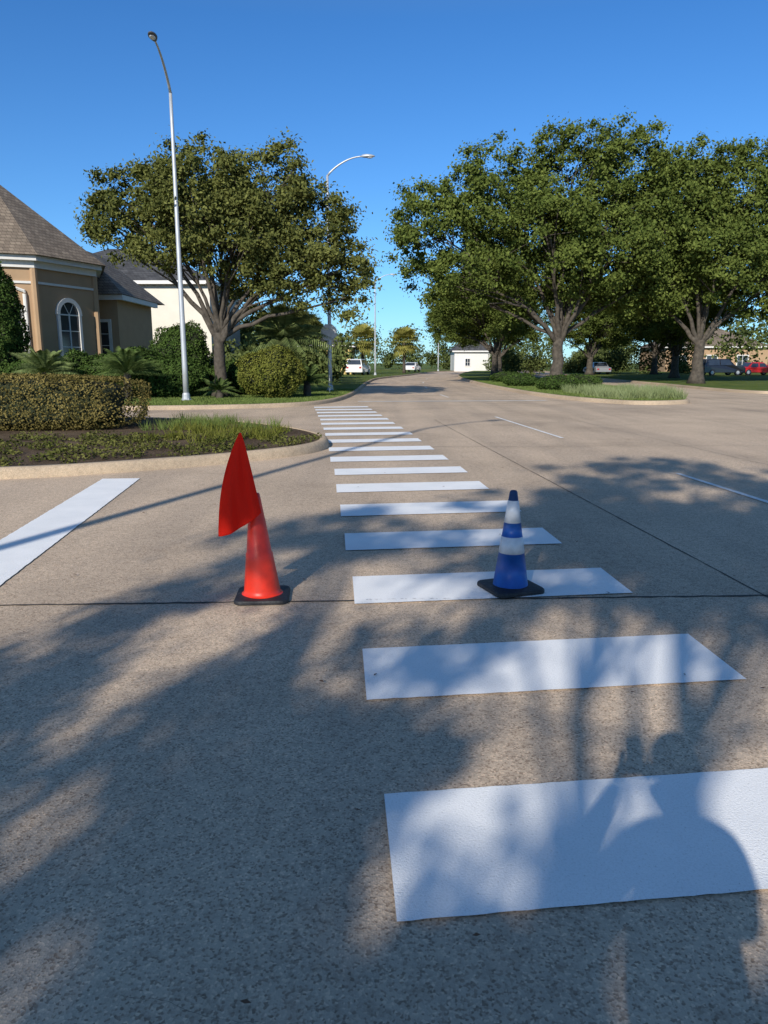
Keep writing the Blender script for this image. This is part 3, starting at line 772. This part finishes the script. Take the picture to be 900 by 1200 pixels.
# ------------------------------------------------------------------ street furniture
def street_lamp(loc, h, armdir, armlen=2.1, rise=.75):
    e = empty('street_lamp', loc); a = Vector((*armdir, 0)).normalized()
    mb = MB(); k = 8
    mb.tube([(0,0,h*i/k) for i in range(k+1)], [.105-.05*i/k for i in range(k+1)], 14)
    mb.obj('pole', [M_METAL], e, smooth=True)
    mb = MB(); mb.lathe([(0,.0),(.2,.0),(.2,.03),(.15,.05),(.14,.22),(.115,.28),(.0,.28)], 16)
    for i in range(4):
        x, y = .17*math.cos(R(45+90*i)), .17*math.sin(R(45+90*i)); mb.tube([(x,y,.03),(x,y,.09)], [.014,.014], 6)
    mb.obj('base', [M_METAL], e)
    mb = MB(); pts = []
    for i in range(13):
        t = i/12
        pts.append(Vector((0,0,h-.03))+a*armlen*t+Vector((0,0,rise*math.sin(t*math.pi/2)**.8)))
    mb.tube(pts, [.05-.018*i/12 for i in range(13)], 8); mb.obj('arm', [M_METAL], e, smooth=True)
    bm = bmesh.new(); bmesh.ops.create_uvsphere(bm, u_segments=18, v_segments=12, radius=1)
    s = Vector((-a.y, a.x, 0)); tip = pts[-1]
    for v in bm.verts:
        x, y, z = v.co
        wv = .14*(1-.35*(1 if x < 0 else 0)*abs(x)); hz = .10 if z > 0 else .06
        v.co = tip + a*(x*.34+.26) + s*y*wv + Vector((0,0,z*hz*(1-.25*x)))
    m = bpy.data.meshes.new('lamp_head'); bm.to_mesh(m); bm.free(); m.materials.append(M_DARKM if armdir[1] < -.5 else M_METAL)
    m.polygons.foreach_set('use_smooth', [True]*len(m.polygons))
    link(bpy.data.objects.new('lamp_head', m), e)
    bm = bmesh.new(); bmesh.ops.create_uvsphere(bm, u_segments=14, v_segments=8, radius=1)
    for v in bm.verts: x, y, z = v.co; v.co = tip+a*(x*.16+.34)+s*y*.09+Vector((0,0,z*.05-.045))
    m = bpy.data.meshes.new('lens'); bm.to_mesh(m); bm.free(); m.materials.append(M_BAND); link(bpy.data.objects.new('lamp_lens', m), e)
    return e
street_lamp((-7.35, 27.8, .13), 10.5, (.08, -1), 2.2, .8)
street_lamp((-2.72, 38, .13), 10.2, (1, -.05), 1.7, .85)
street_lamp((-1.0, 86, .13), 10.2, (1, 0), 1.7, .85)
street_lamp((9.2, 128, .13), 10.2, (-1, 0), 1.7, .85)
street_lamp((-6.35, -2.9, .0), 11.0, (.8, .6), 1.6, .8)

e = empty('stop_sign', (-2.58, 35.6, .12))
mb = MB(); mb.tube([(0,0,-.05),(0,0,3.2)], [.03,.03], 8); mb.obj('post', [M_METAL], e)
mb = MB(); oc = [(.40*math.cos(R(22.5+45*i)), .40*math.sin(R(22.5+45*i))+2.78) for i in range(8)]
V = [(x,-.036,z) for x,z in oc]+[(x,-.032,z) for x,z in oc]
mb.add(V, [tuple(range(8)), tuple(range(15,7,-1))]+[(i,(i+1)%8,8+(i+1)%8,8+i) for i in range(8)])
mb.obj('sign_back', [plain('sign_aluminium', (.62,.64,.66), .55, metal=.0)], e)
mb = MB(); mb.add([(x*.99,-.029,(z-2.78)*.99+2.78) for x,z in oc], [tuple(range(8))]); ob = mb.obj('sign_face', [plain('sign_red', (.5,.02,.02), .5)], e)
ob.location = (0, .062, 0)

# ---- cones
def cone_base(mb, s, h, mi):
    prof = []
    r = .05
    for cxx, cyy, a0 in ((s-r, s-r, 0), (-s+r, s-r, 90), (-s+r, -s+r, 180), (s-r, -s+r, 270)):
        for j in range(5): a = R(a0+22.5*j); prof.append((cxx+r*math.cos(a), cyy+r*math.sin(a)))
    n = len(prof); V = []
    for sc, z in ((1, .004), (1, h*.7), (.965, h), (.80, h*1.12), (.5, h*1.2)): V += [(x*sc, y*sc, z) for x, y in prof]
    F = [(i*n+j, i*n+(j+1)%n, (i+1)*n+(j+1)%n, (i+1)*n+j) for i in range(4) for j in range(n)]
    F.append(tuple(range(n))); F.append(tuple(range(4*n, 5*n)))
    mb.add(V, F, mi)
e = empty('traffic_cone', (.85, 4.78, .006)); e.rotation_euler = (0, 0, R(20))
mb = MB(); cone_base(mb, .178, .032, 0); mb.obj('base', [M_RUBBER], e, bevel=.003)
def rz(z): return .118 - (.118-.026)*(z-.03)/(.66-.03)
zs = [(.03,0),(.26,0),(.2601,1),(.37,1),(.3701,0),(.463,0),(.4631,1),(.61,1),(.6101,2),(.665,2)]
mb = MB(); prof = [(.14,.034)]; mids = [0]
for i, (z, mi) in enumerate(zs):
    prof.append((rz(z)+(.0018 if mi == 1 else 0), z)); mids.append(mi)
prof += [(rz(.675)-.006,.675),(.012,.676),(.010,.60)]; mids += [2,2,2]
mb.lathe(prof, 40, mids=mids[1:]+[2]); mb.obj('body', [M_BLUE, M_BAND, M_BLUED], e, smooth=True)

e = empty('flagged_traffic_cone', (-.79, 4.62, .0)); e.rotation_euler = (0, 0, R(4))
mb = MB(); cone_base(mb, .172, .030, 0); mb.obj('base', [M_RUBBER], e, bevel=.003)
mb = MB(); prof = [(.135,.033),(.118,.04),(.115,.07),(.090,.26),(.086,.30),(.080,.31),(.055,.52),(.052,.535),(.036,.66),(.030,.69),(.012,.692)]
mb.lathe(prof, 40)
for i, v in enumerate(mb.v):
    x, y, z = v; mb.v[i] = (x-.045*z, y, z)
mb.obj('body', [M_ORANGE], e, smooth=True)
mb = MB(); mb.tube([(-.035,0,.60),(-.107,0,1.075)], [.008,.007], 8); mb.obj('flag_staff', [plain('wood_staff', (.35,.22,.12), .7)], e, smooth=True)
# draped flag: gathered at the staff tip, wrapped over the cone top, long point hanging at the left
V = []; F = []; NU, NV = 40, 36
for j in range(NV+1):
    v = j/NV
    zl = 1.075-.645*v; zr = 1.075-.49*v
    xl = -.108-.150*(v**.8)-.03*math.sin(math.pi*v); xr = -.100+.118*v**.85
    for i in range(NU+1):
        u = i/NU
        x = xl*(1-u)+xr*u; z = zl*(1-u)+zr*u - .02*math.sin(math.pi*u)*v
        y = -.012-.062*v-.06*math.sin(math.pi*(u*.8+.1))*(v**.7) + .026*v*math.sin(u*10+2.2*v) + .008*v*math.sin(u*22-3*v)
        V.append((x, y, z))
for j in range(NV):
    for i in range(NU): a = j*(NU+1)+i; F.append((a, a+1, a+NU+2, a+NU+1))
mb = MB(); mb.add(V, F); ob = mb.obj('flag', [M_FLAG], e, smooth=True)
so_ = ob.modifiers.new('s', 'SOLIDIFY'); so_.thickness = .0015

# ---- cars
def car(name, loc, rot, col, L=4.6, W=1.85, H=1.45, suv=False):
    e = empty(name, loc); e.rotation_euler = (0, 0, rot)
    pm = plain(name+'_paint', col, .3, var=.03, coat=.6)
    hb = H*.58; g = .2
    if suv: side = [(-L/2,g+.1),(-L/2,hb),(-L/2+.25,H*.97),(-L/2+.7,H),(L*.10,H),(L*.24,hb+.05),(L*.45,hb-.06),(L/2,hb-.25),(L/2,g+.1)]
    else: side = [(-L/2,g+.1),(-L/2,hb-.02),(-L/2+.75,hb+.04),(-L/2+1.35,H-.03),(-.2,H),(.35,H-.03),(L*.25,hb+.03),(L*.45,hb-.08),(L/2,hb-.28),(L/2,g+.1)]
    def wd(z): return W/2*(1 if z <= hb+.06 else 1-.20*(z-hb)/(H-hb))
    mb = MB(); n = len(side)
    V = [(x, -wd(z), z) for x, z in side]+[(x, wd(z), z) for x, z in side]
    mb.add(V, [tuple(range(n)), tuple(range(2*n-1, n-1, -1))]+[(i,(i+1)%n,n+(i+1)%n,n+i) for i in range(n)])
    mb.obj('body', [pm], e, bevel=.05)
    mb = MB()
    x0, x1 = (-L/2+.4, L*.16) if suv else (-L/2+1.05, L*.17)
    for s in (-1, 1):
        for a, b in ((x0, (x0+x1)/2-.05), ((x0+x1)/2+.05, x1)):
            o = .012
            z0, z1 = hb+.08, H-.12; ta = .25 if a == x0 and not suv else .05; tb = .32 if b == x1 else .0
            mb.add([(a,s*(wd(z0)+o),z0),(b,s*(wd(z0)+o),z0),(b-tb,s*(wd(z1)+o),z1),(a+ta,s*(wd(z1)+o),z1)], [(0,1,2,3)])
    for (p, q) in ([(side[4], side[5])] if suv else [(side[5], side[6])]) + ([(side[2], side[1])] if suv else [(side[3], side[2])]):
        dx = .02 if p[0] > 0 or q[0] > 0 else -.02
        a = (p[0]*.9+q[0]*.1+dx, p[1]*.9+q[1]*.1+.012); b = (p[0]*.15+q[0]*.85+dx, p[1]*.15+q[1]*.85+.012)
        mb.add([(a[0],-wd(a[1])*.88,a[1]),(a[0],wd(a[1])*.88,a[1]),(b[0],wd(b[1])*.88,b[1]),(b[0],-wd(b[1])*.88,b[1])], [(0,1,2,3)])
    mb.obj('windows', [M_GLASS], e)
    mb = MB()
    for sx in (-L*.31, L*.31):
        for s in (-1, 1):
            y = s*(W/2-.10); mb.tube([(sx,y-.12,.33),(sx,y+.12,.33)], [.33,.33], 20, 0); mb.tube([(sx,y-.125,.33),(sx,y+.125,.33)], [.19,.19], 14, 1)
    mb.obj('wheels', [M_RUBBER, M_METAL], e)
    mb = MB()
    for s in (-1, 1):
        mb.box(L/2-.06, L/2+.01, s*W*.36-.16, s*W*.36+.16, hb-.36, hb-.24, 0); mb.box(-L/2-.012, -L/2+.05, s*W*.38-.12, s*W*.38+.12, hb-.30, hb-.12, 1)
    mb.box(L/2-.02, L/2+.02, -.35, .35, g+.15, hb-.40, 2)
    mb.obj('lights_and_grille', [M_BAND, plain('tail_red', (.4,.01,.01), .3), M_RUBBER], e)
    return e
car('dark_suv', (37.5, 84, .13), R(8), (.015,.016,.02), 4.9, 1.95, 1.8, True)
car('red_sedan', (42.5, 86, .13), R(5), (.45,.012,.015))
car('white_suv', (-3.0, 88, .14), R(80), (.75,.75,.75), 4.9, 1.95, 1.8, True)
car('white_sedan', (4.4, 118, .14), R(75), (.75,.75,.75))
car('silver_sedan', (26.0, 92, .13), R(95), (.25,.26,.28))

# ---- fallen leaves on the pavement
rng = np.random.default_rng(3); n = 60
P = np.c_[rng.uniform(-3.2, 3.5, n), rng.uniform(1.3, 11, n), np.full(n, .014)]
P[0] = (-.09, 2.26, .014); P[1] = (.245, 1.70, .014)
V = leaves(P, np.tile([0,0,1.0], (n,1)), .032, .016, rng, 3.5)
link(bpy.data.objects.new('fallen_leaves', fast_mesh('fallen_leaves', V, 4, [plain('dead_leaf', (.14,.07,.035), .8, var=.4)])))

# ------------------------------------------------------------------ photographer (stands behind the camera, casts the shadow)
e = empty('photographer', (0, 0, 0))
M_SKIN = plain('skin', (.42,.25,.17), .55, var=.05); M_SHIRT = plain('shirt', (.12,.16,.25), .9, var=.1, bump=.1)
M_TROU = plain('trousers', (.05,.055,.07), .9, var=.1); M_HAIR = plain('hair', (.035,.022,.015), .6, var=.3, scale=40); M_SHOE = plain('shoe', (.05,.05,.05), .6)
def skin_obj(name, verts, edges, radii, mat, root=0, sub=2):
    me = bpy.data.meshes.new(name); me.from_pydata(verts, edges, []); me.materials.append(mat)
    ob = bpy.data.objects.new(name, me); link(ob, e)
    ob.modifiers.new('skin', 'SKIN')
    sv = me.skin_vertices[0].data
    for i, r in enumerate(radii):
        sv[i].radius = r if isinstance(r, tuple) else (r, r); sv[i].use_root = (i == root)
    s = ob.modifiers.new('sub', 'SUBSURF'); s.levels = sub; s.render_levels = sub
    ob.modifiers['skin'].use_smooth_shade = True
    return ob
PX, PY = .03, -.42
try:
    skin_obj('trousers', [(PX,PY,.97),(PX,PY,.90),(PX-.10,PY,.84),(PX-.12,PY+.02,.50),(PX-.13,PY-.02,.12),(PX+.10,PY,.84),(PX+.12,PY+.02,.50),(PX+.13,PY-.02,.12)],
        [(0,1),(1,2),(2,3),(3,4),(1,5),(5,6),(6,7)], [.15,.15,.10,.072,.055,.10,.072,.055], M_TROU)
    skin_obj('shirt', [(PX,PY,.95),(PX,PY,1.12),(PX,PY,1.28),(PX,PY,1.40),(PX-.15,PY,1.37),(PX-.24,PY+.08,1.21),(PX+.15,PY,1.37),(PX+.20,PY+.07,1.18)],
        [(0,1),(1,2),(2,3),(3,4),(4,5),(3,6),(6,7)], [(.17,.13),(.155,.12),(.16,.12),(.085,.08),.062,.055,.062,.055], M_SHIRT)
    skin_obj('arm', [(PX-.22,PY+.06,1.23),(PX-.28,PY+.14,1.13),(-.16,-.16,1.27),(-.06,-.07,1.38)], [(0,1),(1,2),(2,3)], [.048,.045,.038,.027], M_SKIN)
    skin_obj('arm', [(PX+.19,PY+.05,1.20),(PX+.21,PY+.13,1.11),(.14,-.17,1.26),(.06,-.07,1.38)], [(0,1),(1,2),(2,3)], [.048,.045,.038,.027], M_SKIN)
    skin_obj('neck', [(PX,PY,1.38),(PX,PY+.01,1.48),(PX,PY+.02,1.58)], [(0,1),(1,2)], [.056,.05,.05], M_SKIN)
    for s in (-1, 1):
        skin_obj('palm', [(s*.06,-.07,1.38),(s*.052,-.045,1.41),(s*.045,-.035,1.44)], [(0,1),(1,2)], [.026,(.016,.034),(.014,.03)], M_SKIN)
        for k in range(4):
            z = 1.40+.018*k; l = (.8, .95, 1.0, .9)[k]
            skin_obj('finger', [(s*.050,-.035,z),(s*.044,-.018,z+.004),(s*.038,-.010,z+.006),(s*(.030-.006*l),-.009,z+.008)], [(0,1),(1,2),(2,3)], [.009,.0085,.008,.007], M_SKIN, sub=1)
        skin_obj('thumb', [(s*.05,-.05,1.41),(s*.035,-.045,1.435),(s*.018,-.038,1.45)], [(0,1),(1,2)], [.012,.010,.008], M_SKIN, sub=1)
        skin_obj('shoe', [(PX+s*.13,PY-.06,.05),(PX+s*.135,PY+.06,.045),(PX+s*.14,PY+.17,.035)], [(0,1),(1,2)], [.048,.045,.034], M_SHOE)
except Exception as ex:
    print('SKIN FAIL', ex)
HZ = 1.615
bm = bmesh.new(); bmesh.ops.create_uvsphere(bm, u_segments=32, v_segments=24, radius=1)
for v in bm.verts:
    x, y, z = v.co
    w_ = 1 - .22*max(0, -z)**1.5
    yy = y*.098*w_
    if y > .55 and -.45 < z < .15: yy += .022*math.exp(-(x/.14)**2)*max(0, 1-abs(z+.15)/.32)
    if y > .5 and z < -.75: yy += .008
    if y > .6: yy -= .010*(math.exp(-((abs(x)-.36)/.15)**2)*math.exp(-((z-.06)/.14)**2))
    v.co = (x*.080*w_, yy, z*.118)
m = bpy.data.meshes.new('head'); bm.to_mesh(m); bm.free(); m.materials.append(M_SKIN); m.polygons.foreach_set('use_smooth', [True]*len(m.polygons))
hd = bpy.data.objects.new('head', m); link(hd, e); hd.location = (PX+.01, PY+.04, HZ)
bm = bmesh.new(); bmesh.ops.create_uvsphere(bm, u_segments=32, v_segments=24, radius=1)
bmesh.ops.delete(bm, geom=[v for v in bm.verts if v.co.z < -.45 or (v.co.y > .35 and v.co.z < .52)], context='VERTS')
for v in bm.verts:
    x, y, z = v.co; k = 1+.05*noise.noise(v.co*5); v.co = (x*.094*k, (y*.110-.008)*k, z*.127*k)
m = bpy.data.meshes.new('hair'); bm.to_mesh(m); bm.free(); m.materials.append(M_HAIR)
hr = bpy.data.objects.new('hair', m); link(hr, e); hr.location = (PX+.01, PY+.04, HZ+.005)
mb = MB()
for s in (-1, 1):
    r = .012; c = (s*.030, .088, .006)
    mb.lathe([(r*math.sin(math.pi*i/8), -r*math.cos(math.pi*i/8)) for i in range(9)], 12, 0, c)
    mb.lathe([(.006*math.sin(math.pi*i/6), -.006*math.cos(math.pi*i/6)) for i in range(7)], 10, 1, (s*.030, .097, .006))
    mb.lathe([(.024*math.sin(math.pi*i/8), -.03*math.cos(math.pi*i/8)) for i in range(9)], 10, 2, (s*.076, -.005, -.005))
mb.box(-.024, .024, .086, .095, -.062, -.054, 3)
ob = mb.obj('eyes_ears_mouth', [M_TRIM, M_HAIR, M_SKIN, plain('lips', (.35,.12,.10), .5)], e, smooth=True); ob.location = (PX+.01, PY+.04, HZ)
mb = MB(); mb.box(-.037, .037, -.008, .0, -.075, .075)
ph = mb.obj('phone', [M_DARKM], e, bevel=.003); ph.location = (0.012, -.012, 1.452); ph.rotation_euler = (R(-11.4), 0, 0)

print('DONE objects', len(bpy.data.objects))
